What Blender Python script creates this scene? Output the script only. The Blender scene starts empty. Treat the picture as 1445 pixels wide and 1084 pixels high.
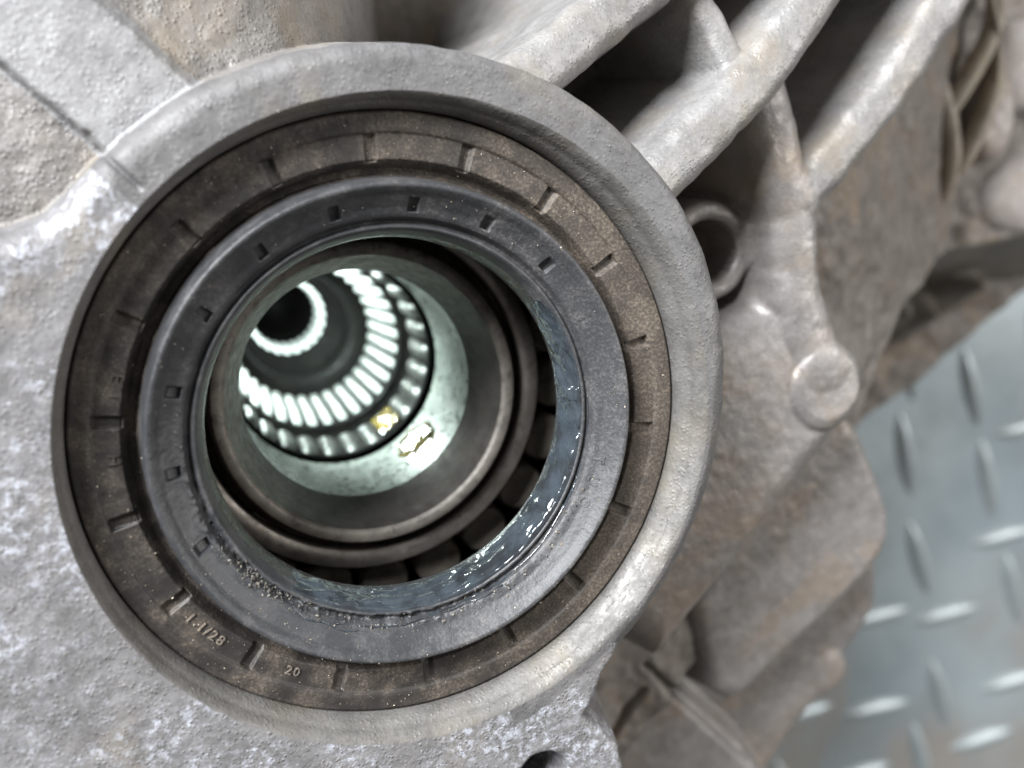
import bpy, math, random
import numpy as np
from mathutils import Matrix, Vector

random.seed(7)
rng = np.random.RandomState(11)
SC = bpy.context.scene
C = SC.collection
MM = 0.001                       # everything below is laid out in millimetres
PI = math.pi

# ------------------------------------------------------------------ camera
# bore axis = world Z (gearbox lies with the bore facing up), seal face = z 0
cam_d = bpy.data.cameras.new('camera')
cam = bpy.data.objects.new('camera', cam_d)
C.objects.link(cam)
cam_d.sensor_width = 36.0
cam_d.lens = 32.46
cam_d.clip_start = 0.002
cam_d.clip_end = 20.0
cam.matrix_world = Matrix((
    (0.94265992, 0.06039699, -0.32824453, -0.019332),
    (0.0, 0.98349006, 0.18096217, 0.020523),
    (0.33375480, -0.17058579, 0.92709666, 0.087057),
    (0, 0, 0, 1)))
cam_d.dof.use_dof = True
cam_d.dof.focus_distance = 0.0945
cam_d.dof.aperture_fstop = 17.0
SC.camera = cam

# ------------------------------------------------------------------ world and lamps
W = bpy.data.worlds.new('World'); SC.world = W; W.use_nodes = True
bg = W.node_tree.nodes['Background']
bg.inputs[0].default_value = (1.0, 0.97, 0.93, 1)
bg.inputs[1].default_value = 0.18

def area_lamp(name, loc, target, size, power, col):
    l = bpy.data.lights.new(name, 'AREA'); l.shape = 'RECTANGLE'
    l.size, l.size_y = size; l.energy = power; l.color = col
    o = bpy.data.objects.new(name, l); C.objects.link(o)
    o.location = loc
    o.rotation_euler = (Vector(target) - Vector(loc)).to_track_quat('-Z', 'Y').to_euler()
    return o

# the workshop window: large, cool, up and to the left
area_lamp('window_lamp', (-0.56, 0.52, 0.43), (0.02, 0, 0), (0.36, 0.36), 32.0, (0.94, 0.97, 1.0))
# broad fill lamp added on the right for the floor and block edges
area_lamp('right_fill_lamp', (1.05, 0.25, 0.75), (0.12, -0.05, -0.1), (0.7, 0.9), 13.0, (1.0, 0.985, 0.96))
# the inspection light shining about inside the differential
pl = bpy.data.lights.new('inspection_lamp', 'SPOT'); pl.energy = 0.42; pl.color = (0.84, 1.0, 0.95)
pl.spot_size = math.radians(150); pl.spot_blend = 0.7
pl.shadow_soft_size = 0.0018
po = bpy.data.objects.new('inspection_lamp', pl); C.objects.link(po); po.location = (-9.6 * MM, 9.6 * MM, -59 * MM)
pl2 = bpy.data.lights.new('far_teeth_fill_lamp', 'POINT'); pl2.energy = 0.045; pl2.color = (0.84, 1.0, 0.95); pl2.shadow_soft_size = 0.001  # hidden point lamp added to brighten the far spline teeth
po2 = bpy.data.objects.new('far_teeth_fill_lamp', pl2); C.objects.link(po2); po2.location = (-4.5 * MM, 4.5 * MM, -99 * MM)
po.rotation_euler = Vector((17, -17, -8)).to_track_quat('-Z', 'Y').to_euler()

vs = SC.view_settings
vs.view_transform = 'Standard'; vs.look = 'None'; vs.exposure = 0.0; vs.gamma = 1.0
vs.use_curve_mapping = False
SC.cycles.max_bounces = 8

# ------------------------------------------------------------------ mesh helpers
def mesh_arrays(name, V, Q, smooth=True):
    """V (n,3) in mm, Q (m,4) or (m,3) index array"""
    me = bpy.data.meshes.new(name)
    V = np.asarray(V, dtype=np.float32) * MM
    Q = np.asarray(Q, dtype=np.int32)
    n, k = Q.shape
    me.vertices.add(len(V)); me.vertices.foreach_set('co', V.ravel())
    me.loops.add(n * k); me.loops.foreach_set('vertex_index', Q.ravel())
    me.polygons.add(n)
    me.polygons.foreach_set('loop_start', np.arange(0, n * k, k, dtype=np.int32))
    me.polygons.foreach_set('loop_total', np.full(n, k, dtype=np.int32))
    me.polygons.foreach_set('use_smooth', np.full(n, smooth, dtype=bool))
    me.update(calc_edges=True)
    me.validate()
    return me

def link(name, me, mat, parent=None):
    o = bpy.data.objects.new(name, me); C.objects.link(o)
    if mat is not None and len(me.materials) == 0:
        me.materials.append(mat)
    if parent is not None:
        o.parent = parent
        o.matrix_parent_inverse = Matrix.Translation(-parent.location)
    return o

def empty(name, loc_mm):
    o = bpy.data.objects.new(name, None); C.objects.link(o)
    o.location = Vector(loc_mm) * MM
    o.empty_display_size = 0.01
    return o

def tag(o, label=None, cat=None, group=None, kind=None):
    if label: o['label'] = label
    if cat: o['category'] = cat
    if group: o['group'] = group
    if kind: o['kind'] = kind
    return o

def lathe(name, prof, mat, parent=None, n=360, a0=0.0, a1=2 * PI, rough=0.0):
    prof = np.array(prof, float)
    full = abs(a1 - a0 - 2 * PI) < 1e-6
    th = np.linspace(a0, a1, n, endpoint=not full)
    m = len(prof); k = len(th)
    R = prof[:, 0][:, None] * np.ones(k)[None]
    Z = prof[:, 1][:, None] * np.ones(k)[None]
    if rough:
        R = R + rng.normal(0, rough, R.shape)
    V = np.stack([R * np.cos(th), R * np.sin(th), Z], -1).reshape(-1, 3)
    i, j = np.meshgrid(np.arange(m - 1), np.arange(k if full else k - 1), indexing='ij')
    j2 = (j + 1) % k
    Q = np.stack([i * k + j, i * k + j2, (i + 1) * k + j2, (i + 1) * k + j], -1).reshape(-1, 4)
    return link(name, mesh_arrays(name, V, Q), mat, parent)

def tube(name, pts, rad, mat, parent=None, n=10):
    """swept round bar through mm points, radius may be a list; closed rounded ends"""
    P = [Vector(p) for p in pts]
    # Catmull-Rom resample
    S = []
    for i in range(len(P) - 1):
        p0 = P[max(i - 1, 0)]; p1 = P[i]; p2 = P[i + 1]; p3 = P[min(i + 2, len(P) - 1)]
        for t in np.linspace(0, 1, 8, endpoint=False):
            S.append((0.5 * ((2 * p1) + (p2 - p0) * t + (2 * p0 - 5 * p1 + 4 * p2 - p3) * t * t + (3 * p1 - p0 - 3 * p2 + p3) * t ** 3), i + t))
    S.append((P[-1], len(P) - 1))
    rl = rad if isinstance(rad, (list, tuple)) else [rad] * len(P)
    V = []; Q = []
    up = Vector((0.13, 0.21, 0.97))
    ring = []
    for k, (p, u) in enumerate(S):
        a = S[max(k - 1, 0)][0]; b = S[min(k + 1, len(S) - 1)][0]
        d = (b - a).normalized(); x = d.cross(up).normalized(); y = d.cross(x)
        i = min(int(u), len(rl) - 2); f = u - i
        r = rl[i] * (1 - f) + rl[i + 1] * f
        if k == 0 or k == len(S) - 1:
            e = -d * r * 0.5 if k == 0 else d * r * 0.5
            pr_, pq = (p + e, r * 0.45)
        else:
            pr_, pq = p, r
        ring.append([pr_ + (x * math.cos(t) + y * math.sin(t)) * pq for t in np.linspace(0, 2 * PI, n, endpoint=False)])
    for rr in ring: V += [tuple(v) for v in rr]
    for k in range(len(ring) - 1):
        for j in range(n):
            Q.append((k * n + j, k * n + (j + 1) % n, (k + 1) * n + (j + 1) % n, (k + 1) * n + j))
    me = bpy.data.meshes.new(name)
    V.append(tuple(sum(ring[0], Vector()) / n)); V.append(tuple(sum(ring[-1], Vector()) / n))
    F = [tuple(q) for q in Q]
    L = (len(ring) - 1) * n
    for j in range(n):
        F.append((len(V) - 2, (j + 1) % n, j)); F.append((len(V) - 1, L + j, L + (j + 1) % n))
    me.from_pydata([(a * MM, b * MM, c * MM) for a, b, c in V], [], F)
    for p in me.polygons: p.use_smooth = True
    me.update()
    return link(name, me, mat, parent)

# value noise in numpy ------------------------------------------------
def vnoise(x, y, cell, seed):
    r = np.random.RandomState(seed); T = r.rand(257, 257)
    u = x / cell + 511.3; v = y / cell + 733.7
    i = np.floor(u).astype(int); j = np.floor(v).astype(int)
    f = u - i; g = v - j
    f = f * f * (3 - 2 * f); g = g * g * (3 - 2 * g)
    i %= 256; j %= 256
    return (T[i, j] * (1 - f) * (1 - g) + T[i + 1, j] * f * (1 - g) + T[i, j + 1] * (1 - f) * g + T[i + 1, j + 1] * f * g) * 2 - 1

def fbm(x, y, cell, seed, octv=3):
    s = 0; a = 1.0
    for k in range(octv):
        s = s + a * vnoise(x, y, cell / 2 ** k, seed + k); a *= 0.5
    return s

# ------------------------------------------------------------------ materials
class NT:
    def __init__(self, name):
        self.m = bpy.data.materials.new(name); self.m.use_nodes = True
        self.t = self.m.node_tree; self.b = self.t.nodes['Principled BSDF']
        self.co = self.t.nodes.new('ShaderNodeTexCoord').outputs['Object']
    def n(self, kind, **kw):
        nd = self.t.nodes.new(kind)
        for k, v in kw.items(): setattr(nd, k, v)
        return nd
    def l(self, a, b): self.t.links.new(a, b)
    def noise(self, scale, detail=4, rough=0.55, dist=0.0):
        nd = self.n('ShaderNodeTexNoise'); nd.inputs['Scale'].default_value = scale
        nd.inputs['Detail'].default_value = detail; nd.inputs['Roughness'].default_value = rough
        nd.inputs['Distortion'].default_value = dist
        self.l(self.co, nd.inputs['Vector']); return nd.outputs['Fac']
    def vor(self, scale):
        nd = self.n('ShaderNodeTexVoronoi'); nd.inputs['Scale'].default_value = scale
        self.l(self.co, nd.inputs['Vector']); return nd
    def ramp(self, fac, lo, hi, a=0.0, b=1.0):
        nd = self.n('ShaderNodeMapRange'); nd.interpolation_type = 'SMOOTHSTEP'
        for k, v in zip(('From Min', 'From Max', 'To Min', 'To Max'), (lo, hi, a, b)): nd.inputs[k].default_value = v
        self.l(fac, nd.inputs['Value']); return nd.outputs['Result']
    def mix(self, fac, a, b):
        nd = self.n('ShaderNodeMix', data_type='RGBA')
        for s, v in ((nd.inputs['Factor'], fac), (nd.inputs['A'], a), (nd.inputs['B'], b)):
            if s.name != 'Factor' or not isinstance(v, (int, float)):
                pass
        if isinstance(fac, (int, float)): nd.inputs[0].default_value = fac
        else: self.l(fac, nd.inputs[0])
        for idx, v in ((6, a), (7, b)):
            if isinstance(v, tuple): nd.inputs[idx].default_value = (*v, 1)
            else: self.l(v, nd.inputs[idx])
        return nd.outputs[2]
    def math(self, op, a, b=0.0):
        nd = self.n('ShaderNodeMath', operation=op)
        for i, v in enumerate((a, b)):
            if isinstance(v, (int, float)): nd.inputs[i].default_value = v
            else: self.l(v, nd.inputs[i])
        return nd.outputs[0]
    def bump(self, h, strength, dist_mm, normal=None):
        nd = self.n('ShaderNodeBump'); nd.inputs['Strength'].default_value = strength
        nd.inputs['Distance'].default_value = dist_mm * MM
        self.l(h, nd.inputs['Height'])
        if normal is not None: self.l(normal, nd.inputs['Normal'])
        return nd.outputs['Normal']
    def done(self, col, rough, metal=0.0, normal=None, spec=0.5):
        if isinstance(col, tuple): self.b.inputs['Base Color'].default_value = (*col, 1)
        else: self.l(col, self.b.inputs['Base Color'])
        if isinstance(rough, (int, float)): self.b.inputs['Roughness'].default_value = rough
        else: self.l(rough, self.b.inputs['Roughness'])
        self.b.inputs['Metallic'].default_value = metal
        self.b.inputs['Specular IOR Level'].default_value = spec
        if normal is not None: self.l(normal, self.b.inputs['Normal'])
        return self.m

def cast_metal(name, c1, c2, dust, dust_lo, dust_hi, patch=None, grain=1.0, metal=0.12, rough=0.55):
    s = NT(name)
    a = s.mix(s.ramp(s.noise(220, 6, 0.6), 0.35, 0.65), c1, c2)
    speck = s.noise(2600, 3, 0.6)
    a = s.mix(s.ramp(speck, 0.52, 0.78, 0, 0.55), a, tuple(min(1, v * 1.5) for v in c2))
    a = s.mix(s.ramp(speck, 0.46, 0.25, 0, 0.5), a, tuple(v * 0.45 for v in c1))
    a = s.mix(s.ramp(s.noise(95, 5, 0.6, 0.4), dust_lo, dust_hi, 0, 0.8), a, dust)
    if patch:
        p = s.math('MULTIPLY', s.ramp(s.noise(1000, 6, 0.75, 0.3), 0.46, 0.62), s.ramp(s.noise(170, 5, 0.65), 0.42, 0.62))
        a = s.mix(s.math('MULTIPLY', p, 0.75), a, patch)
    # sand-cast grain: small round bumps with some dusty ones sitting proud
    v1 = s.vor(2300).outputs['Distance']; v2 = s.vor(1800).outputs['Distance']
    g = s.math('MULTIPLY', s.ramp(v1, 0.55, 0.0), s.ramp(s.noise(700, 3), 0.35, 0.65, 0.25, 1.0))
    g2 = s.math('MULTIPLY', s.ramp(v2, 0.32, 0.0), s.ramp(s.noise(330, 4), 0.5, 0.62))
    a = s.mix(s.math('MULTIPLY', g2, 0.55), a, dust)
    nrm = s.bump(g, 0.55 * grain, 0.13)
    nrm = s.bump(g2, 0.5 * grain, 0.14, nrm)
    nrm = s.bump(s.noise(1300, 5, 0.65), 0.32 * grain, 0.2, nrm)
    return s.done(a, s.ramp(s.noise(600, 3), 0.3, 0.7, rough - 0.08, rough + 0.15), metal, nrm)

M = {}
M['cast'] = cast_metal('cast_aluminium', (0.10, 0.096, 0.096), (0.138, 0.133, 0.132), (0.18, 0.158, 0.128), 0.54, 0.82, grain=0.8)
M['cast_face'] = cast_metal('weathered_cast_aluminium', (0.13, 0.125, 0.125), (0.18, 0.173, 0.174), (0.20, 0.175, 0.138), 0.54, 0.80, patch=(0.46, 0.475, 0.53), grain=1.15)
M['cast_rib'] = cast_metal('dusty_rib_aluminium', (0.20, 0.192, 0.188), (0.265, 0.256, 0.25), (0.25, 0.215, 0.172), 0.48, 0.74, grain=0.8, metal=0.25, rough=0.48)
M['cast_light'] = cast_metal('pale_cast_aluminium', (0.195, 0.19, 0.192), (0.265, 0.26, 0.26), (0.24, 0.215, 0.175), 0.56, 0.82)
M['cast_flank'] = cast_metal('crusty_cast_aluminium', (0.15, 0.14, 0.132), (0.215, 0.202, 0.19), (0.22, 0.185, 0.145), 0.46, 0.7, grain=1.7)
M['cast_lip'] = cast_metal('dusty_bore_lip_aluminium', (0.115, 0.109, 0.102), (0.155, 0.147, 0.138), (0.165, 0.142, 0.112), 0.50, 0.76, grain=0.7, metal=0.3, rough=0.55)
M['cast_dirty'] = cast_metal('grimy_cast_aluminium', (0.20, 0.186, 0.178), (0.265, 0.248, 0.238), (0.26, 0.21, 0.165), 0.44, 0.70, grain=0.5, metal=0.3, rough=0.44)
M['cast_deep'] = cast_metal('oily_cast_aluminium', (0.13, 0.115, 0.102), (0.20, 0.18, 0.16), (0.25, 0.185, 0.125), 0.48, 0.72, grain=0.8, rough=0.6)

def machined(name, c1, c2, dust, metal=0.7, rough=0.38, spec=0.5):
    s = NT(name)
    a = s.mix(s.ramp(s.noise(300, 5), 0.35, 0.65), c1, c2)
    a = s.mix(s.ramp(s.noise(700, 6, 0.7), 0.5, 0.7, 0, 0.85), a, dust)
    nrm = s.bump(s.noise(1800, 4), 0.25, 0.1)
    return s.done(a, s.ramp(s.noise(900, 3), 0.3, 0.7, rough, rough + 0.2), metal, nrm, spec)
M['chamfer'] = machined('machined_bore_metal', (0.25, 0.24, 0.215), (0.34, 0.325, 0.295), (0.25, 0.215, 0.16), 0.45, 0.45)
M['steel'] = machined('dark_oiled_steel', (0.075, 0.068, 0.062), (0.11, 0.10, 0.092), (0.10, 0.085, 0.07), 0.6, 0.36)
M['steel_light'] = machined('worn_race_face_steel', (0.13, 0.115, 0.10), (0.20, 0.18, 0.155), (0.045, 0.04, 0.034), 0.2, 0.45)
M['cage'] = machined('pressed_cage_steel', (0.20, 0.18, 0.16), (0.27, 0.245, 0.22), (0.16, 0.135, 0.11), 0.7, 0.36)
M['roller'] = machined('roller_steel', (0.35, 0.31, 0.26), (0.45, 0.40, 0.34), (0.26, 0.21, 0.16), 0.6, 0.35)
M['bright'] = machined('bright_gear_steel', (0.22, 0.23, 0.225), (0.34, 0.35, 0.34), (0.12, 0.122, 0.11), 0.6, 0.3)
M['bright_far'] = machined('brightened_spline_steel', (0.66, 0.68, 0.67), (0.78, 0.80, 0.79), (0.55, 0.56, 0.54), 0.2, 0.3)  # paler copy of the gear steel, painting strong light onto the far teeth
M['sleeve'] = machined('wet_sleeve_steel', (0.09, 0.098, 0.09), (0.145, 0.157, 0.145), (0.18, 0.192, 0.172), 0.3, 0.22)
M['gear_dim'] = machined('dimmed_gear_steel', (0.006, 0.0065, 0.0055), (0.016, 0.0165, 0.014), (0.005, 0.0045, 0.0035), 0.1, 0.35, 0.3)  # steel colour darkened so the collar teeth look dimly lit
M['black'] = machined('shade_black_steel', (0.0014, 0.0014, 0.0013), (0.003, 0.0028, 0.0026), (0.002, 0.0018, 0.0016), 0.0, 0.4, 0.03)  # near-zero colour paints the unlit gaps and far bore black

def rubber(name, c, dust, lo, hi, amt, gloss=0.5, lit_side=0.0):
    s = NT(name)
    d = s.ramp(s.noise(260, 6, 0.65), lo, hi, 0, amt)
    if lit_side:       # dust colour rises to the right, painting in the shaded left side
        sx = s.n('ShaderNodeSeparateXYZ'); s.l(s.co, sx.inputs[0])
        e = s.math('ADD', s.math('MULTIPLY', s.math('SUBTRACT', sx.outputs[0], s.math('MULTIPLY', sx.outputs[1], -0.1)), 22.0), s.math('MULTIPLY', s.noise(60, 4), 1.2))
        d = s.math('ADD', d, s.ramp(e, 0.4, 1.3, 0, lit_side)); d = s.math('MINIMUM', d, 1.0)
    fine = s.ramp(s.noise(3200, 3, 0.7), 0.42, 0.68)
    d2 = s.math('MULTIPLY', d, s.math('ADD', s.math('MULTIPLY', fine, 0.75), 0.35))
    a = s.mix(d2, c, dust)
    sp = s.ramp(s.noise(4200, 2, 0.5), 0.71, 0.78)
    a = s.mix(s.math('MULTIPLY', sp, 0.7), a, (0.36, 0.33, 0.29))
    nrm = s.bump(s.noise(2400, 4, 0.65), 0.5, 0.12)
    return s.done(a, s.math('ADD', s.math('MULTIPLY', d2, 0.3), gloss), 0.0, nrm, 0.45)
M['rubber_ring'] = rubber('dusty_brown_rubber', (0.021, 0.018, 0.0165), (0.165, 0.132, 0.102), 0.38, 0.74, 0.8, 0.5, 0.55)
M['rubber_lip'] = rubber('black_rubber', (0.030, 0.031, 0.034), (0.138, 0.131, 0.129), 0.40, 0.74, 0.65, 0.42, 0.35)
M['rubber_wet'] = rubber('oily_black_rubber', (0.022, 0.022, 0.024), (0.085, 0.078, 0.072), 0.42, 0.75, 0.7, 0.24)
M['rubber_text'] = rubber('raised_rubber_lettering', (0.07, 0.06, 0.052), (0.26, 0.21, 0.16), 0.25, 0.6, 0.9, 0.5)

s = NT('blue_grey_grease')
a = s.mix(s.ramp(s.noise(300, 5), 0.35, 0.65), (0.020, 0.022, 0.025), (0.042, 0.052, 0.062))
M['grease'] = s.done(a, 0.12, 0.0, s.bump(s.noise(260, 3, 0.5, 1.2), 0.6, 0.6), 0.9)
M['grease'].node_tree.nodes['Principled BSDF'].inputs['Coat Weight'].default_value = 0.5
M['grease'].node_tree.nodes['Principled BSDF'].inputs['Coat Roughness'].default_value = 0.05

s = NT('amber_gear_oil')
M['oil'] = s.done(s.mix(s.ramp(s.noise(500, 3), 0.4, 0.6), (0.03, 0.02, 0.006), (0.12, 0.085, 0.012)), 0.08, 0.0, s.bump(s.noise(900, 2), 0.3, 0.2), 0.7)

s = NT('clear_oil_droplet')
M['droplet'] = s.done((0.30, 0.32, 0.27), 0.06, 0.5, None, 0.8)
s = NT('sand_grit')
M['grit'] = s.done(s.mix(s.ramp(s.noise(1500, 2), 0.4, 0.6), (0.42, 0.37, 0.30), (0.22, 0.17, 0.12)), 0.45, 0.0, None, 0.5)
s = NT('rubber_crumb')
M['crumb'] = s.done(s.mix(s.ramp(s.noise(2500, 3), 0.4, 0.6), (0.05, 0.047, 0.045), (0.20, 0.18, 0.15)), 0.6, 0.0, s.bump(s.noise(3000, 3), 0.6, 0.1))

s = NT('worn_steel_tread_plate')
a = s.mix(s.ramp(s.noise(14, 6, 0.6), 0.35, 0.65), (0.255, 0.31, 0.34), (0.34, 0.395, 0.42))
a = s.mix(s.ramp(s.noise(9, 5, 0.6, 0.5), 0.42, 0.62, 0, 0.75), a, (0.30, 0.26, 0.22))  # brown patches: dirt, also painted in for reflections of the casting
a = s.mix(s.ramp(s.noise(160, 5, 0.7, 1.5), 0.62, 0.72, 0, 0.6), a, (0.55, 0.56, 0.55))
M['plate'] = s.done(a, s.ramp(s.noise(60, 4), 0.3, 0.7, 0.3, 0.48), 0.2, s.bump(s.noise(220, 4), 0.2, 0.5))
s = NT('polished_tread_steel')
a = s.mix(s.ramp(s.noise(40, 4), 0.35, 0.65), (0.34, 0.39, 0.41), (0.50, 0.54, 0.55))
M['tread'] = s.done(a, 0.36, 0.4, s.bump(s.noise(300, 3), 0.2, 0.4))

M['hose'] = cast_metal('dusty_tan_hose', (0.26, 0.225, 0.18), (0.34, 0.30, 0.245), (0.36, 0.30, 0.22), 0.45, 0.7, metal=0.0, rough=0.55)
M['bracket'] = cast_metal('dusty_bracket_metal', (0.33, 0.30, 0.29), (0.42, 0.385, 0.37), (0.36, 0.30, 0.25), 0.45, 0.7, metal=0.1, rough=0.5)

# ------------------------------------------------------------------ floor
floor_z = -150.0
me = mesh_arrays('floor', [(-900, -900, floor_z), (1200, -900, floor_z), (1200, 900, floor_z), (-900, 900, floor_z)], [(0, 1, 2, 3)], False)
floor = link('floor', me, M['plate']); tag(floor, 'steel tread plate floor with raised lozenges', kind='structure')

def lozenge_mesh(L, Wd, H):
    V = []; Q = []
    N = 14; K = 6
    for i in range(N + 1):
        t = -1 + 2 * i / N
        w = Wd / 2 * max(0.0, 1 - t * t) ** 0.75 + 0.12
        h = H * max(0.0, 1 - abs(t) ** 3) + 0.05
        for k in range(K + 1):
            u = -1 + 2 * k / K
            V.append((t * L / 2, u * w, h * (1 - abs(u) ** 2.2) - 0.05))
    for i in range(N):
        for k in range(K):
            Q.append((i * (K + 1) + k, (i + 1) * (K + 1) + k, (i + 1) * (K + 1) + k + 1, i * (K + 1) + k + 1))
    return mesh_arrays('tread_lozenge', V, Q)
loz = lozenge_mesh(31, 7.0, 2.3); loz.materials.append(M['tread'])
spots = [(227, -118, 3), (250, -92, 5), (199, -149, 0), (262, -150, 2),
         (227.5, -149, 111), (213, -96, 112), (203.5, -58, 105), (240, -70, 108), (257, -113, 110), (229, -37, 110)]
for i in range(-4, 12):
    for j in range(-8, 9):
        x = 110 + 28.5 * i + 1.5 * j; y = -118 + 29.5 * j + 1.2 * i
        if x < 90 or x > 420 or abs(y) > 260: continue
        if min(math.hypot(x - s_[0], y - s_[1]) for s_ in spots[:10]) < 23: continue
        spots.append((x, y, 4 if (i + j) % 2 else 110))
for (x, y, a) in spots:
    o = bpy.data.objects.new('tread_lozenge', loz); C.objects.link(o)
    o.location = (x * MM, y * MM, floor_z * MM); o.rotation_euler = (0, 0, math.radians(a)); o.parent = floor

# ------------------------------------------------------------------ gearbox housing: a relief round the bore
def seg_dist(x, y, pts):
    """distance to a polyline, signed side (left +) and the arc parameter"""
    best = np.full(x.shape, 1e9); side = np.zeros(x.shape); par = np.zeros(x.shape)
    for i in range(len(pts) - 1):
        ax, ay = pts[i]; bx, by = pts[i + 1]
        dx, dy = bx - ax, by - ay; L2 = dx * dx + dy * dy
        t = np.clip(((x - ax) * dx + (y - ay) * dy) / L2, 0, 1)
        qx = ax + t * dx; qy = ay + t * dy
        d = np.hypot(x - qx, y - qy)
        sgn = np.sign(dx * (y - ay) - dy * (x - ax))
        m = d < best
        best = np.where(m, d, best); side = np.where(m, sgn, side); par = np.where(m, i + t, par)
    return best, side, par

def poly_sd(x, y, pts):
    n = len(pts); inside = np.zeros(x.shape, bool)
    d, _, _ = seg_dist(x, y, list(pts) + [pts[0]])
    j = n - 1
    for i in range(n):
        xi, yi = pts[i]; xj, yj = pts[j]
        c = ((yi > y) != (yj > y)) & (x < (xj - xi) * (y - yi) / (yj - yi + 1e-12) + xi)
        inside ^= c; j = i
    return np.where(inside, d, -d)

def smax(a, b, k):
    h = np.clip(0.5 + 0.5 * (a - b) / k, 0, 1)
    return b + (a - b) * h + k * h * (1 - h)

def dome(d, r, slope):
    q = np.clip(d, 0, r)
    top = -(r - np.sqrt(np.maximum(r * r - (r - q) ** 2, 0)))
    return np.where(d > 0, top, -r + slope * d)

def plateau(x, y, poly, z, r, slope):
    return z + dome(poly_sd(x, y, poly), r, slope)

def ridge(x, y, pts, z0, z1, half, slopeL, slopeR):
    d, s, t = seg_dist(x, y, pts)
    e = d + 0.25 * vnoise(x, y, 2.2, 91)
    z = z0 + (z1 - z0) * t / (len(pts) - 1)
    inner = half - e
    slope = np.where(s > 0, slopeL, slopeR)
    rt = half * 0.72
    return z + dome(inner, rt, 1.0) - 0.10 * np.maximum(half - inner, 0) + np.where(inner < 0, (slope - 1.0) * inner, 0)

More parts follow.
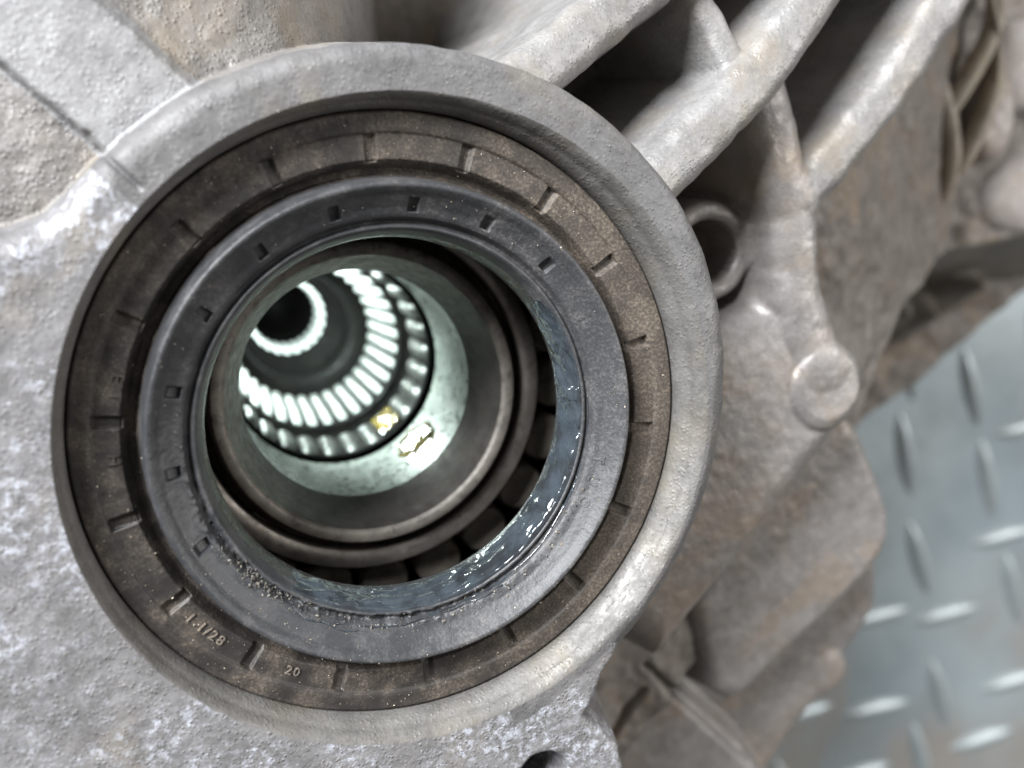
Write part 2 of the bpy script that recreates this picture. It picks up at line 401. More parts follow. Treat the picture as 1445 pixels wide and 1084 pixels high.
MAIN = [(-110, 10), (-60, 14), (-36, 18.2), (-32.9, 19.0), (-29.8, 20.1), (-24.7, 24.6), (-8, 12), (12, -10), (22.8, -25.4),
        (18.8, -33.0), (20.9, -34.9), (23.2, -37.6), (23.8, -41), (22.5, -60), (20, -110), (-110, -110)]
deg = math.radians
def relief(x, y):
    r = np.hypot(x, y); th = np.arctan2(y, x)
    wob = fbm(x, y, 6.0, 5, 3)
    # 0 casing: pocket floors, falling away to the right in two terraces
    base = -29 - 0.62 * np.logaddexp(0, (x - 74) / 3.0) * 3.0
    base = np.maximum(base, -64)
    base = base - 42 * np.clip((((y - 33) * 49 - (x - 13) * 37) / 61.4 + 1.0) / 3.0, 0, 1) * np.clip((y - 30) / 4, 0, 1)
    sd1, sg1, _ = seg_dist(x, y, [(70, -30), (100.9, 1.7), (120.8, 11.7), (147.4, 15.7), (260, 20)])
    d1 = sd1 * sg1
    base = np.where(d1 > 0, base, np.maximum(base + 3.0 * np.minimum(d1 + 0, 0), -104))
    sd2, sg2, _ = seg_dist(x, y, [(40, -130), (95, -80), (140.2, -35.4), (164.3, -21.8), (197.3, 0.9), (300, 60)])
    d2 = sd2 * sg2
    base = np.where(d2 > 0, base, np.maximum(base + 5.0 * d2, -160))
    for (bx, by, br, bz) in ((126, 0, 6, -92), (143.7, -3, 8, -94), (138, 9.6, 5, -84), (153, -4, 6, -93), (165, 3, 7, -92), (120, -12, 8, -93)):
        base = smax(base, bz - 1.4 * np.hypot(x - bx, (y - by) * 1.5) + br * 0.8, 4)
    base = base + 0.8 * wob
    H = base; lab = np.zeros(x.shape, int)
    def add(h, idx, k):
        nonlocal H, lab
        lab = np.where(h > H, idx, lab); H = smax(H, h, k)
    # 1 upper flank left of the ribs and the wide rib running into the collar
    sO = 0.676 * x + 0.737 * y + 0.10 * fbm(x, y, 1.2, 31, 3) + 0.2 * vnoise(x, y, 7.0, 33)
    flank = np.where(sO < 11.3, -2.2 - 0.00 * sO, -2.6 - 0.35 * (sO - 11.3) - 0.1 * np.logaddexp(0, (sO - 18.5) / 2.5) * 2.5) + 0.25 * fbm(x, y, 3.0, 17, 3)
    flank = flank - 0.012 * np.maximum(x + 14, 0) ** 2 - 3.0 * np.logaddexp(0, (x + 1.0) / 4.5) * 4.5
    add(flank, 1, 1.0)
    wide = -0.4 + dome(np.minimum(sO - 2.1, 11.3 - sO), 0.8, 2.4)
    wide = np.where(x > -8, -999, wide)
    add(wide, 2, 0.8)
    # lower masses on the right
    add(plateau(x, y, [(15, -28), (41.2, -43.7), (47.5, -50.6), (66.7, -69.8), (75, -82), (60, -120), (5, -120)], -34, 2.5, 4), 3, 2.0)
    add(plateau(x, y, [(98.8, -44.1), (99.3, -51.1), (95.3, -57.6), (92.3, -60.5), (93.4, -63.7), (92.0, -66.6), (86.4, -69.2), (81.2, -74.6), (77.0, -80.6), (60, -100), (45, -70), (50, -45), (84, -22), (94, -32)], -42.5, 2.6, 6), 4, 1.6)
    add(-42.3 + dome(4.4 - np.hypot(x - 89.2, y + 62.6), 2.6, 6), 4, 2.0)
    add(plateau(x, y, [(76, -9), (80, -13.5), (83.9, -20.8), (86.9, -27.1), (87.3, -31), (86.3, -34.3), (82.6, -38.4), (76.6, -43.0), (67.5, -49.6), (61.1, -54.6), (57.9, -55.4), (54.5, -53), (52.6, -47.6), (50, -38), (58, -22), (68, -9)], -27.6, 2.6, 6), 5, 1.5)
    add(plateau(x, y, [(28, 1), (42, 5), (50, 9), (54, 16), (58, 14), (61, 8), (65.2, 2.2), (67.6, -3), (67.2, -7.4), (65.6, -9.4), (55.2, -20.9), (45.4, -31.3), (38, -39), (24, -26)], -13.9, 5.2, 6), 6, 3.5)
    # bolt tube
    rb = np.hypot(x - 44.4, y - 15.8)
    tubeh = -17.0 + dome(np.minimum(6.5 - rb, rb - 3.9), 1.2, 8)
    add(np.where(rb < 3.9, -40.0, tubeh), 7, 1.0)
    # curved wall, cross web, three ribs
    add(ridge(x, y, [(47.5, 35.5), (50.3, 29.5), (54.2, 20.5), (55.8, 10.5), (60.5, 1.0)], -10.5, -13.2, 3.9, 7, 2.6), 8, 3.0)
    add(ridge(x, y, [(36.0, 46), (41.0, 36.9)], -9, -7, 1.9, 5, 5), 9, 2.2)
    add(ridge(x, y, [(13, 33), (24.5, 41.2), (62, 70)], -1.2, -8, 3.0, 22, 8), 10, 2.2)
    add(ridge(x, y, [(24, 19.5), (31.6, 25.6), (43.4, 35.3), (52.4, 46), (82, 82)], -1.5, -9, 3.2, 4.0, 9), 11, 2.2)
    add(ridge(x, y, [(55.6, 23.0), (58.6, 26.2), (67.0, 35.4), (76.0, 48.5), (95, 84)], -12.3, -11.0, 3.2, 2.6, 8), 12, 1.8)
    # boss with flat round end
    rbs0 = np.hypot(x - 61.6, y + 2.3); add(-13.6 + dome(6.0 - rbs0, 2.0, 7), 6, 3.5)
    rbs = np.hypot(x - 61.3, y + 2.2) + 0.12 * vnoise(x, y, 1.5, 3)
    add(-12.95 + dome(4.8 - rbs, 0.4, 7), 13, 0.4)
    # main face and collar
    rm = np.where(x < -8, 2.4, 0.8)
    dm = poly_sd(x, y, MAIN)
    notch = np.hypot(x - 14.2, y + 40.0) - 3.3
    dm = np.minimum(dm, notch)
    dm = dm + 0.15 * vnoise(x, y, 1.7, 44)
    q = np.clip(dm, 0, rm)
    mface = 3.0 + np.where(dm > 0, -(rm - np.sqrt(np.maximum(rm ** 2 - (rm - q) ** 2, 0))), -rm + 5 * dm)
    add(mface, 14, 1.6)
    up = np.clip(np.cos(th - math.radians(128)), 0, 1) ** 2
    dn = np.clip(np.cos(th - math.radians(-18)), 0, 1) ** 2
    rc = 0.7 + 1.7 * up + 2.6 * dn
    Rc = 36.3 - 0.7 * np.clip(np.cos(th - math.radians(120)), 0, 1) - 0.9 * np.clip(np.cos(th + math.radians(50)), 0, 1) ** 4
    dc = Rc - r + 0.10 * vnoise(x, y, 1.6, 55)
    q = np.clip(dc, 0, rc)
    col = 3.0 - 0.34 * np.maximum(r - 33.3, 0) * dn ** 2.5 + np.where(dc > 0, -(rc - np.sqrt(np.maximum(rc ** 2 - (rc - q) ** 2, 0))), -rc + 6 * dc)
    lab = np.where((col > H - 0.05) & (dc > 0) & ((th < deg(137)) & (th > deg(-72))), 15, lab); H = np.maximum(H, smax(H, col, 0.9) - 0.225 * (np.abs(H - col) < 0.9) * (1 - np.abs(H - col) / 0.9) ** 2)
    # casting crack across the collar, seams in the lower flange
    fade = np.clip((r - (31.75 + 1.0 * np.cos(th + 0.35))) / 1.0, 0, 1)
    dk, _, _ = seg_dist(x, y, [(-26.2, 27.2), (-24.9, 25.3), (-23.1, 23.5), (-21.3, 21.4)])
    dk = dk + 0.08 * vnoise(x, y, 0.8, 71)
    H = H - 0.55 * np.exp(-(dk / 0.22) ** 2) * np.clip((r - 31.6) / .3, 0, 1)
    for pts in ([(43.5, -47.0), (50, -54), (66.7, -70.8)], [(43, -51), (36.5, -58.5)]):
        dk, _, _ = seg_dist(x, y, pts); H = H - 1.6 * np.exp(-(dk / 0.5) ** 2)
    # crust along the wide rib's edges, casting roughness everywhere
    H = H + fade * (0.055 * fbm(x, y, 1.3, 61, 2))
    H = H - 0.5 * np.exp(-((sO - 1.95) / 0.28) ** 2) * (r > 36) * (x < -8)
    left = np.clip((-x - 4) / 12, 0, 1)
    H = H + fade * left * 0.05 * fbm(x, y, 2.4, 67, 3)
    crust = np.exp(-((sO - 11.2) / 0.45) ** 2) + np.exp(-((sO - 2.2) / 0.35) ** 2)
    H = H + crust * (r > 36) * (x < -8) * 0.16 * np.maximum(fbm(x, y, 0.9, 81, 2), 0)
    return H, lab

NA = 1440
rad = np.concatenate([np.arange(31.45, 40, 0.2), np.arange(40, 74, 0.3), 74 + np.cumsum(np.linspace(0.35, 1.6, 150))])
th = np.linspace(0, 2 * PI, NA, endpoint=False)
RR, TT = np.meshgrid(rad, th, indexing='ij')
RIN = 31.75 + 1.0 * np.cos(TT + 0.35)          # the worn mouth of the bore is wider on the right
RR = RR + (RIN - 31.45) * np.clip((36.0 - RR) / (36.0 - 31.45), 0, 1) ** 1.0
X = RR * np.cos(TT); Y = RR * np.sin(TT)
HZ, LAB = relief(X, Y)
nr = len(rad)
ii, jj = np.meshgrid(np.arange(nr - 1), np.arange(NA), indexing='ij')
j2 = (jj + 1) % NA
QA = np.stack([ii * NA + jj, (ii + 1) * NA + jj, (ii + 1) * NA + j2, ii * NA + j2], -1)
# vertex normals of the whole relief, so that part borders do not show
P3 = np.stack([X, Y, HZ], -1)
dR = np.gradient(P3, axis=0)
dT = (np.roll(P3, -1, 1) - np.roll(P3, 1, 1))
NR = np.cross(dR, dT); NR /= np.linalg.norm(NR, axis=-1, keepdims=True) + 1e-12
LAB = np.where((LAB == 1) & ((Y < 12) | (X > 12)), 0, LAB)
ql = LAB[ii, jj]
keep = (X[ii, jj] > -75) & (Y[ii, jj] < 92) & (Y[ii, jj] > -118) & (HZ[ii, jj] > -152) & (X[ii, jj] < 262)
housing = empty('gearbox_housing', (0, 0, floor_z))
tag(housing, 'grey cast aluminium gearbox housing with ribs around the round bore', 'gearbox')
part_names = ['casing', 'upper_flank', 'wide_rib', 'lower_flange', 'lower_ledge', 'side_block', 'shoulder', 'bolt_tube', 'curved_wall',
              'cross_web', 'rib', 'rib', 'rib', 'boss', 'main_face', 'bore_collar']
part_mats = ['cast_deep', 'cast_flank', 'cast_light', 'cast_dirty', 'cast_dirty', 'cast_dirty', 'cast_dirty', 'cast_dirty', 'cast_dirty',
             'cast_rib', 'cast_rib', 'cast_rib', 'cast_rib', 'cast_dirty', 'cast_face', 'cast']
Vall = P3.reshape(-1, 3); Nall = NR.reshape(-1, 3)
for idx, (nm, mt) in enumerate(zip(part_names, part_mats)):
    q = QA[(ql == idx) & keep]
    if len(q) == 0: continue
    used, inv = np.unique(q.ravel(), return_inverse=True)
    me = mesh_arrays(nm, Vall[used], inv.reshape(-1, 4))
    me.normals_split_custom_set_from_vertices(Nall[used].astype(np.float32).tolist())
    link(nm, me, M[mt], housing)
# worn, rounded mouth of the bore, then the wall down behind the seal
def bore_mouth():
    k = 720; t_ = np.linspace(0, 2 * PI, k, endpoint=False)
    rin = 31.75 + 1.0 * np.cos(t_ + 0.35)
    rows = []
    for f, z_ in ((1.0, None), (0.93, 2.93), (0.8, 2.72), (0.62, 2.3), (0.52, 1.95), (0.47, 1.62), (0.36, 1.45), (0.2, 1.0), (0.08, 0.45), (0.02, -0.3), (0.0, -14)):
        r_ = 30.1 + (rin - 30.1) * f
        if z_ is None: zz = HZ[0]; zz = np.interp(np.arange(k), np.arange(NA) / 2.0, zz)
        else: zz = z_ + 0.05 * fbm(r_ * np.cos(t_), r_ * np.sin(t_), 1.4, 12, 3) * min(f * 3, 1)
        rows.append(np.stack([r_ * np.cos(t_), r_ * np.sin(t_), zz], -1))
    V = np.concatenate(rows); m = len(rows)
    i, j = np.meshgrid(np.arange(m - 1), np.arange(k), indexing='ij'); j2 = (j + 1) % k
    Q = np.stack([i * k + j, i * k + j2, (i + 1) * k + j2, (i + 1) * k + j], -1).reshape(-1, 4)
    return mesh_arrays('bore_mouth', V, Q)
link('bore_mouth', bore_mouth(), M['cast_lip'], housing)
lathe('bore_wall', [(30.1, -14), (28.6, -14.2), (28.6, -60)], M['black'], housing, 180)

# ------------------------------------------------------------------ oil seal
seal = empty('oil_seal', (0, 0, -7))
tag(seal, 'dusty dark rubber oil seal with raised lip pressed into the gearbox bore', 'oil seal')
PR = np.array([(18.6, -1.4), (18.8, -0.7), (19.05, 0.0), (19.3, 0.3), (19.5, 0.28), (19.7, -0.05), (19.9, -0.25), (20.08, 0.15), (20.25, 0.7), (20.6, 0.95), (21.2, 1.2), (22.3, 2.0), (22.7, 2.45),
               (23.05, 2.75), (23.35, 2.78), (23.58, 2.5), (23.72, 1.8), (23.9, 0.2), (24.05, -1.5), (24.4, -2.1), (24.9, -1.8), (25.25, -0.9), (25.6, -0.34), (27.9, -0.30), (28.1, -0.08), (28.5, 0.0), (29.75, 0.0), (29.95, -0.15), (30.08, -0.9)])
rs = np.unique(np.concatenate([np.arange(18.6, 20.4, 0.06), np.arange(20.4, 23.4, 0.08), np.arange(23.4, 24.2, 0.04), np.arange(24.2, 30.09, 0.09), PR[:, 0]]).round(3))
NS = 1800
ts = np.linspace(0, 2 * PI, NS, endpoint=False)
R2, T2 = np.meshgrid(rs, ts, indexing='ij')
# smooth the profile a little
fz = np.interp(R2 + 0.0, PR[:, 0], PR[:, 1])
fz = (fz + np.interp(R2 - 0.06, PR[:, 0], PR[:, 1]) + np.interp(R2 + 0.06, PR[:, 0], PR[:, 1])) / 3
def ang_notch(theta, first, step, half_mm, rr):
    k = np.round((theta - first) / step)
    d = (theta - first - k * step) * rr
    return d
deg = math.radians
d = ang_notch(T2, deg(-5.0), deg(20), 0, R2)
inr = np.clip((R2 - 25.35) / 0.12, 0, 1) * np.clip((27.95 - R2) / 0.12, 0, 1)
# one side of each pocket is a sharp step, the other ramps out
pk = np.clip((0.62 - d) / 0.07, 0, 1) * np.clip((d + 0.62) / 0.35, 0, 1)
fz = fz - 0.5 * inr * pk
d = ang_notch(T2, deg(86.6), deg(20), 0, R2)
inr = np.clip((R2 - 20.75) / 0.12, 0, 1) * np.clip((22.1 - R2) / 0.12, 0, 1)
vis = np.clip((np.cos(T2 - deg(125)) + 0.15) * 4, 0, 1)
fz = fz - 0.6 * vis * inr * np.clip((0.55 - np.abs(d)) / 0.1, 0, 1)
XX = R2 * np.cos(T2); YY = R2 * np.sin(T2)
fz = fz + 0.025 * fbm(XX, YY, 1.0, 23, 3)
# torn edge of the lip low on the left and below
tear = np.exp(-((R2 - 20.0) / 0.5) ** 2) * np.clip(np.cos(T2 - deg(-112)) * 1.6 - 0.4, 0, 1)
fz = fz + tear * 0.35 * fbm(XX, YY, 0.7, 29, 2)
Vs = np.stack([XX, YY, fz], -1).reshape(-1, 3)
m_ = len(rs)
ii, jj = np.meshgrid(np.arange(m_ - 1), np.arange(NS), indexing='ij'); j2 = (jj + 1) % NS
QS = np.stack([ii * NS + jj, (ii + 1) * NS + jj, (ii + 1) * NS + j2, ii * NS + j2], -1)
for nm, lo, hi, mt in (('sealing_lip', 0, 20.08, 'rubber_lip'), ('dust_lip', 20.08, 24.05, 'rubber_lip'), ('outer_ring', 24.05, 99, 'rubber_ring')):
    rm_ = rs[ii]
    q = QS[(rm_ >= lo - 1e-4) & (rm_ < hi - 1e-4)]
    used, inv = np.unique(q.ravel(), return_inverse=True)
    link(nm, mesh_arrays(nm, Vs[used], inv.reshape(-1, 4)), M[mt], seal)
lathe('lip_throat', [(18.6, -1.4), (18.45, -2.2), (18.35, -3.4), (18.3, -4.7), (18.38, -5.0), (18.7, -5.1), (20.5, -4.6), (24, -5.5), (29.9, -7)], M['rubber_wet'], seal, 720, rough=0.006)

def arc_text(txt, radius, ang_deg, size, z, mat, parent, name, outward=True, depth=0.12):
    cu = bpy.data.curves.new('text', 'FONT'); cu.body = txt; cu.size = size; cu.extrude = depth; cu.bevel_depth = 0.02
    cu.align_x = 'CENTER'; cu.align_y = 'CENTER'; cu.resolution_u = 2; cu.space_character = 1.25
    ob = bpy.data.objects.new('text', cu); C.objects.link(ob)
    dg = bpy.context.evaluated_depsgraph_get(); dg.update()
    me = bpy.data.meshes.new_from_object(ob.evaluated_get(dg))
    bpy.data.objects.remove(ob); bpy.data.curves.remove(cu)
    a0 = deg(ang_deg)
    for v in me.vertices:
        u, w, h = v.co
        if outward: rr = radius + w; a = a0 - u / radius
        else: rr = radius - w; a = a0 + u / radius
        v.co = (rr * math.cos(a) * MM, rr * math.sin(a) * MM, (float(np.interp(rr, PR[:, 0], PR[:, 1])) + 0.01 + h) * MM)
    me.name = name
    return link(name, me, mat, parent)
arc_text('1 1/28', 26.8, -136.5, 1.4, -0.28, M['rubber_text'], seal, 'raised_number', False)
arc_text('20', 26.7, -115.5, 1.3, -0.28, M['rubber_text'], seal, 'raised_number', False)
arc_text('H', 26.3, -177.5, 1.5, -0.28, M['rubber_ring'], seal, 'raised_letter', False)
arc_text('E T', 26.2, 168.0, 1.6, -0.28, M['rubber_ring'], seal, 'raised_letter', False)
arc_text('T  U  O', 21.2, -20.0, 1.45, 1.12, M['rubber_lip'], seal, 'raised_letter', True, 0.10)

# grease on the inner lip, lower right
def lip_profile(u):
    P = [(18.36, -4.9), (18.36, -3.6), (18.45, -2.4), (18.62, -1.4), (18.85, -0.6), (19.1, 0.05), (19.35, 0.32), (19.7, 0.2), (20.0, 0.05), (20.25, 0.75), (20.6, 1.0)]
    P = np.array(P); t = np.linspace(0, 1, len(P))
    return np.interp(u, t, P[:, 0]), np.interp(u, t, P[:, 1])
def grease_patch(name, a0, a1, u0, u1, thick, seed, label):
    na = int((a1 - a0) * 5); nu = 40
    A, Uu = np.meshgrid(np.radians(np.linspace(a0, a1, na)), np.linspace(u0, u1, nu), indexing='ij')
    r_, z_ = lip_profile(Uu)
    edge = np.clip(np.minimum((np.degrees(A) - a0), (a1 - np.degrees(A))) / 14.0, 0, 1) * np.clip(np.minimum(Uu - u0, u1 - Uu) / ((u1 - u0) * 0.12), 0, 1)
    arc = np.degrees(A) * 0.33; v = Uu * 6
    w = 0.5 + 0.5 * fbm(arc * 0.45, v, 1.7, seed, 3) + 0.5 * np.maximum(fbm(arc * 0.3 + v * 0.35, v, 0.8, seed + 9, 2), 0)
    t = thick * np.maximum(w, 0.06) * edge - 0.08 * (1 - edge)
    r_ = r_ - t * 0.9; z_ = z_ + t * 0.35
    V = np.stack([r_ * np.cos(A), r_ * np.sin(A), z_], -1).reshape(-1, 3)
    i, j = np.meshgrid(np.arange(na - 1), np.arange(nu - 1), indexing='ij')
    Q = np.stack([i * nu + j, i * nu + j + 1, (i + 1) * nu + j + 1, (i + 1) * nu + j], -1).reshape(-1, 4)
    o = link(name, mesh_arrays(name, V, Q), M['grease']); return tag(o, label, 'grease')
gs = grease_patch('grease_smear', -128, 44, 0.02, 0.56, 0.6, 101, 'glossy blue grey grease coating the lower right of the seal lip')

for (b0, b1, rr_, amp, rad_, sd) in ((-84, -22, 20.05, 0.14, 0.13, 3), (-66, -30, 19.75, 0.12, 0.10, 8), (-104, -60, 20.3, 0.2, 0.08, 13), (-122, -108, 20.6, 0.5, 0.09, 21), (-116, -104, 20.9, 0.5, 0.07, 27), (-40, 5, 20.0, 0.12, 0.08, 33)):
    aa = np.radians(np.linspace(b0, b1, 22)); w_ = vnoise(np.degrees(aa) * 0.3, aa * 0, 1.6, sd)
    ra = rr_ + amp * w_
    za = np.interp(ra, PR[:, 0], PR[:, 1]) + rad_ * 0.5
    tube('grease_string', [(float(r0_ * math.cos(a_)), float(r0_ * math.sin(a_)), float(z_)) for r0_, a_, z_ in zip(ra, aa, za)], [rad_ * (0.7 + 0.6 * random.random()) for _ in aa], M['grease'], gs, 6)

# grit and crumbs
def grains(name, pts, sizes, mat, parent=None):
    ico = np.array([(0, 0, 1), (.894, 0, .447), (.276, .851, .447), (-.724, .526, .447), (-.724, -.526, .447), (.276, -.851, .447),
                    (.724, .526, -.447), (-.276, .851, -.447), (-.894, 0, -.447), (-.276, -.851, -.447), (.724, -.526, -.447), (0, 0, -1)])
    F = np.array([(0, 1, 2), (0, 2, 3), (0, 3, 4), (0, 4, 5), (0, 5, 1), (1, 6, 2), (2, 7, 3), (3, 8, 4), (4, 9, 5), (5, 10, 1),
                  (2, 6, 7), (3, 7, 8), (4, 8, 9), (5, 9, 10), (1, 10, 6), (6, 11, 7), (7, 11, 8), (8, 11, 9), (9, 11, 10), (10, 11, 6)])
    n = len(pts)
    V = ico[None] * (1 + rng.uniform(-0.5, 0.5, (n, 12, 1))) * np.asarray(sizes)[:, None, None] * rng.uniform(0.4, 1.35, (n, 1, 3)) + np.asarray(pts)[:, None, :]
    Fa = F[None] + (np.arange(n) * 12)[:, None, None]
    return link(name, mesh_arrays(name, V.reshape(-1, 3), Fa.reshape(-1, 3), False), mat, parent)
def seal_z(r, t):
    i = np.clip(np.searchsorted(rs, r), 0, len(rs) - 1); j = (np.round(t / (2 * PI) * NS).astype(int)) % NS
    return fz[i, j]
n = 1700
t = rng.uniform(0, 2 * PI, n); r_ = rng.uniform(20.2, 29.6, n)
bias = 0.35 + 0.65 * np.clip(np.cos(t - deg(-70)), 0, 1)
kp = rng.rand(n) < bias; t, r_ = t[kp], r_[kp]
sz = 0.03 + 0.075 * rng.rand(len(t)) ** 5
g = grains('sand_grit', np.stack([r_ * np.cos(t), r_ * np.sin(t), seal_z(r_, t) + sz * 0.3], -1), sz, M['grit'])
tag(g, 'pale sand grit scattered over the rubber oil seal', 'grit', kind='stuff')
n = 520
t = np.radians(np.concatenate([rng.normal(-137, 7, 200), rng.uniform(-150, -20, 320)])); r_ = np.concatenate([rng.normal(19.9, 0.3, 200), rng.normal(20.35, 0.35, 320)])
sz = 0.04 + 0.15 * rng.rand(n) ** 4
g = grains('rubber_crumbs', np.stack([r_ * np.cos(t), r_ * np.sin(t), seal_z(r_, t) + sz * 0.4], -1), sz, M['crumb'])
tag(g, 'torn black rubber crumbs along the lower edge of the seal lip', 'crumbs', kind='stuff')

# ------------------------------------------------------------------ bearing behind the seal
bearing = empty('roller_bearing', (0, 0, -36))
tag(bearing, 'steel tapered roller bearing seen through the middle of the oil seal', 'bearing')
lathe('inner_race', [(14.02, -23.8), (14.1, -23.5), (14.8, -21.0), (15.5, -18.4), (15.85, -17.3), (16.05, -16.75)], M['steel'], bearing)
race_face = lathe('race_face', [(16.05, -16.75), (16.25, -16.45), (16.5, -16.3), (17.35, -16.3), (17.6, -16.5), (17.9, -17.6), (18.05, -19.2), (18.9, -19.6), (19.0, -24), (21, -30)], M['steel_light'], bearing, rough=0.01)
lathe('cage', [(19.15, -20.5), (19.15, -18.7), (19.35, -18.4), (21.3, -18.4), (21.6, -18.7), (21.7, -20.8), (22.3, -23.5), (22.0, -24.5), (20.5, -24.5)], M['cage'], bearing)
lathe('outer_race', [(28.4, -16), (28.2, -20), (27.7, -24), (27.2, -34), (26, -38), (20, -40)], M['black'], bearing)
# one roller, tapered with rounded ends, lying along the cone
def roller_mesh():
    prof = [(0.001, 6.6), (1.2, 6.6), (2.7, 6.55), (3.1, 6.3), (3.3, -6), (2.8, -6.5), (0.001, -6.5)]
    V = []; Q = []; N = 20
    for (a, z) in prof:
        for k in range(N): V.append((a * math.cos(2 * PI * k / N), a * math.sin(2 * PI * k / N), z))
    for i in range(len(prof) - 1):
        for k in range(N): Q.append((i * N + k, (i + 1) * N + k, (i + 1) * N + (k + 1) % N, i * N + (k + 1) % N))
    return mesh_arrays('roller', V, Q)
rme = roller_mesh(); rme.materials.append(M['roller'])
for k in range(22):
    a = deg(-92.6 + 16.364 * (k + 0.5))
    o = bpy.data.objects.new('roller', rme); C.objects.link(o)
    R = Matrix.Rotation(a, 4, 'Z') @ Matrix.Translation(Vector((24.4, 0, -29.0)) * MM) @ Matrix.Rotation(deg(9), 4, 'Y')
    o.parent = bearing; o.matrix_parent_inverse = Matrix.Translation(-bearing.location); o.matrix_basis = R

# ------------------------------------------------------------------ differential inside
hub = empty('differential_hub', (0, 0, -64))
tag(hub, 'smooth oily differential hub sleeve lit inside the bearing bore', 'hub')
lathe('hub_sleeve', [(14.03, -23.85), (15.2, -24.4), (15.15, -25), (14.75, -42.6), (14.9, -43.0)], M['sleeve'], hub)
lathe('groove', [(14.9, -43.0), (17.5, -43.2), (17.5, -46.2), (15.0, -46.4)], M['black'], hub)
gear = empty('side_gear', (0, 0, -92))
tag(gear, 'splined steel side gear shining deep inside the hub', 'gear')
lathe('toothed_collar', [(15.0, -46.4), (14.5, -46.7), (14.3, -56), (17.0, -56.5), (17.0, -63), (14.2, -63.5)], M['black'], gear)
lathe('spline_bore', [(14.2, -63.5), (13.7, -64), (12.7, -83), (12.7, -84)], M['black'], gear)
def bar_mesh(name, L, w, h, r0, r1, z0, z1):
    """rounded bar lying along the bore wall (radius r0 at z0 to r1 at z1), crowned towards the axis"""
    V = []; Q = []; N = 8; K = 6
    for i in range(N + 1):
        t = i / N
        e = min(1.0, math.sin(PI * min(t, 1 - t) / 0.16) if min(t, 1 - t) < 0.08 else 1.0)
        for k in range(K + 1):
            u = -1 + 2 * k / K
            hh = h * (0.15 + 0.85 * e) * math.sqrt(max(0, 1 - abs(u) ** 2.6))
            R_ = r0 + (r1 - r0) * t
            V.append((R_ + 0.15 - hh, u * w / 2, z0 + (z1 - z0) * t))
    for i in range(N):
        for k in range(K): Q.append((i * (K + 1) + k, i * (K + 1) + k + 1, (i + 1) * (K + 1) + k + 1, (i + 1) * (K + 1) + k))
    return mesh_arrays(name, V, Q)
def ring_of(me, name, count, first, parent):
    for k in range(count):
        o = bpy.data.objects.new(name, me); C.objects.link(o)
        o.parent = parent; o.matrix_parent_inverse = Matrix.Translation(-parent.location)
        o.rotation_euler = (0, 0, deg(first + 360.0 * k / count))
        o.location = (0, 0, 0)
tm = bar_mesh('spline_tooth', 0, 1.72, 1.0, 13.7, 12.7, -64, -83); tm.materials.append(M['bright'])
ring_of(tm, 'spline_tooth', 34, 3, gear)
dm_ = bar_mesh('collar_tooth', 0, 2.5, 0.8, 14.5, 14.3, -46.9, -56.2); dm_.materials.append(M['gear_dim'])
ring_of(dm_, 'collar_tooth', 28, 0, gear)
shaft = empty('inner_shaft', (0, 0, -118))
tag(shaft, 'dark splined shaft end at the far end of the bore', 'shaft')
lathe('shaft_shoulder', [(12.7, -84), (10.4, -86), (10.0, -92), (11.5, -93), (11.5, -104), (7.6, -104.5)], M['black'], shaft)
lathe('shaft_bore', [(7.6, -104.5), (7.4, -118), (6.5, -119), (6.3, -140), (0.01, -140.5)], M['black'], shaft)
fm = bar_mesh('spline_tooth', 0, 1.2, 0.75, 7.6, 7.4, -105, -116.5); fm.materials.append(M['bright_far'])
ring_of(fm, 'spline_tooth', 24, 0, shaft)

def oil_patch(name, ang, half_deg, z0, z1, r0, label):
    A, Zz = np.meshgrid(np.radians(np.linspace(ang - half_deg, ang + half_deg, 40)), np.linspace(z0, z1, 40), indexing='ij')
    u = (np.degrees(A) - ang) / half_deg; v = (Zz - (z0 + z1) / 2) / ((z1 - z0) / 2)
    rho = u * u + v * v + 0.22 * fbm(np.degrees(A) * 0.4, Zz, 1.6, int(half_deg * 7), 3)
    bulge = np.sqrt(np.maximum(0, 1 - rho)) * 0.45 - 0.15 + 0.05 * fbm(np.degrees(A), Zz, 2.0, 3, 2)
    R_ = r0 - bulge
    V = np.stack([R_ * np.cos(A), R_ * np.sin(A), Zz], -1).reshape(-1, 3)
    i, j = np.meshgrid(np.arange(39), np.arange(39), indexing='ij')
    Q = np.stack([i * 40 + j, i * 40 + j + 1, (i + 1) * 40 + j + 1, (i + 1) * 40 + j], -1).reshape(-1, 4)
    return tag(link(name, mesh_arrays(name, V, Q), M['oil']), label, 'oil')
oil_patch('oil_drop', -47, 13, -42, -31.5, 14.85, 'amber oil drop on the smooth sleeve wall')
oil_patch('oil_drop', -51, 7, -56, -47, 13.85, 'small amber oil drop on the toothed collar beyond the groove')

n = 110
t = np.radians(rng.normal(-62, 26, n)); zz = rng.uniform(-41.5, -27, n); sz = 0.06 + 0.2 * rng.rand(n) ** 4
rr = 15.13 - (-zz - 25.0) / 17.6 * 0.4
g = grains('oil_droplets', np.stack([rr * np.cos(t), rr * np.sin(t), zz], -1), sz, M['droplet'])
tag(g, 'tiny shiny oil droplets on the lit sleeve wall', 'droplets', kind='stuff')
for p in g.data.polygons: p.use_smooth = True

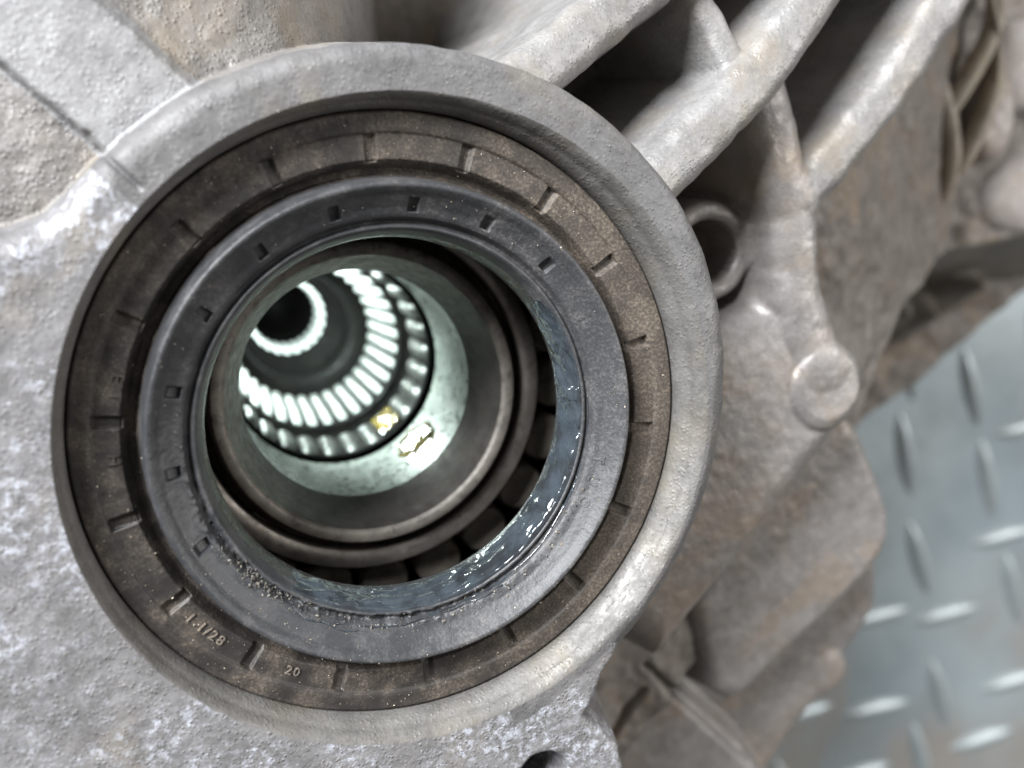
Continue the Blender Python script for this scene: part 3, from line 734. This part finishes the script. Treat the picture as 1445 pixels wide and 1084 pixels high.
# ------------------------------------------------------------------ hoses and bracket at the upper right
h = tube('hose', [(115.5, 52, -60), (116.6, 46.5, -58), (120.2, 36.9, -57), (122.0, 27.6, -58), (121.5, 16, -63)], 1.9, M['hose'])
tag(h, 'dusty tan hose running down behind the rightmost rib', 'hose', 'hoses behind the rightmost rib')
h = tube('hose', [(132, 63, -60), (128.8, 55.5, -57), (124.4, 48.2, -56), (119.4, 39.5, -57.5), (117, 35, -62)], 1.9, M['hose'])
tag(h, 'upper of two slanting tan hoses nearest the rightmost rib edge', 'hose', 'hoses behind the rightmost rib')
h = tube('hose', [(132, 52, -60), (130.4, 46.5, -57), (127.3, 38.4, -56), (123.6, 30.0, -57), (122, 25, -61)], 1.8, M['hose'])
tag(h, 'lower slanting tan hose next to the rounded lug', 'hose', 'hoses behind the rightmost rib')
w = tube('wire', [(124, 64, -56), (125.7, 60.0, -55), (128.1, 53.8, -55), (129.2, 44.9, -55.5), (128.5, 36, -58)], 0.6, M['hose'])
tag(w, 'thin grey wire hanging beside the slanting hoses', 'wire')
br = empty('bracket', (140, 40, -64))
tag(br, 'dusty pale metal bracket with rounded lug at the right edge', 'bracket')
def slab(name, poly, z, r, depth, mat, parent):
    P = np.array(poly, float)
    # resample the outline with rounded corners
    for _ in range(3):
        A = P * 0.75 + np.roll(P, -1, 0) * 0.25; B = P * 0.25 + np.roll(P, -1, 0) * 0.75
        P = np.stack([A, B], 1).reshape(-1, 2)
    c = P.mean(0); k = len(P); rings = []
    for (f, zz) in ((0.0, z + 0.2), (0.55, z + 0.15), (0.82, z), (0.93, z - r * 0.35), (1.0, z - r), (1.0, z - depth)):
        rings.append(np.column_stack([c + (P - c) * max(f, 0.02), np.full(k, zz)]))
    V = np.concatenate(rings); Q = []
    for i in range(len(rings) - 1):
        for j in range(k): Q.append((i * k + j, (i + 1) * k + j, (i + 1) * k + (j + 1) % k, i * k + (j + 1) % k))
    return link(name, mesh_arrays(name, V, Q), mat, parent)
slab('plate', [(133, 47), (136.5, 57), (146, 60), (175, 62), (175, 40), (146, 41), (138, 40)], -61, 2.5, 30, M['bracket'], br)
slab('rounded_lug', [(129.0, 48), (137.5, 49), (139.0, 38), (137, 30.5), (130, 30.5), (128.3, 38)], -58.5, 3.5, 30, M['bracket'], br)
slab('foot', [(138, 30), (147.5, 35), (180, 38), (180, 17), (146, 15.5), (134, 20)], -62.5, 3.0, 30, M['bracket'], br)
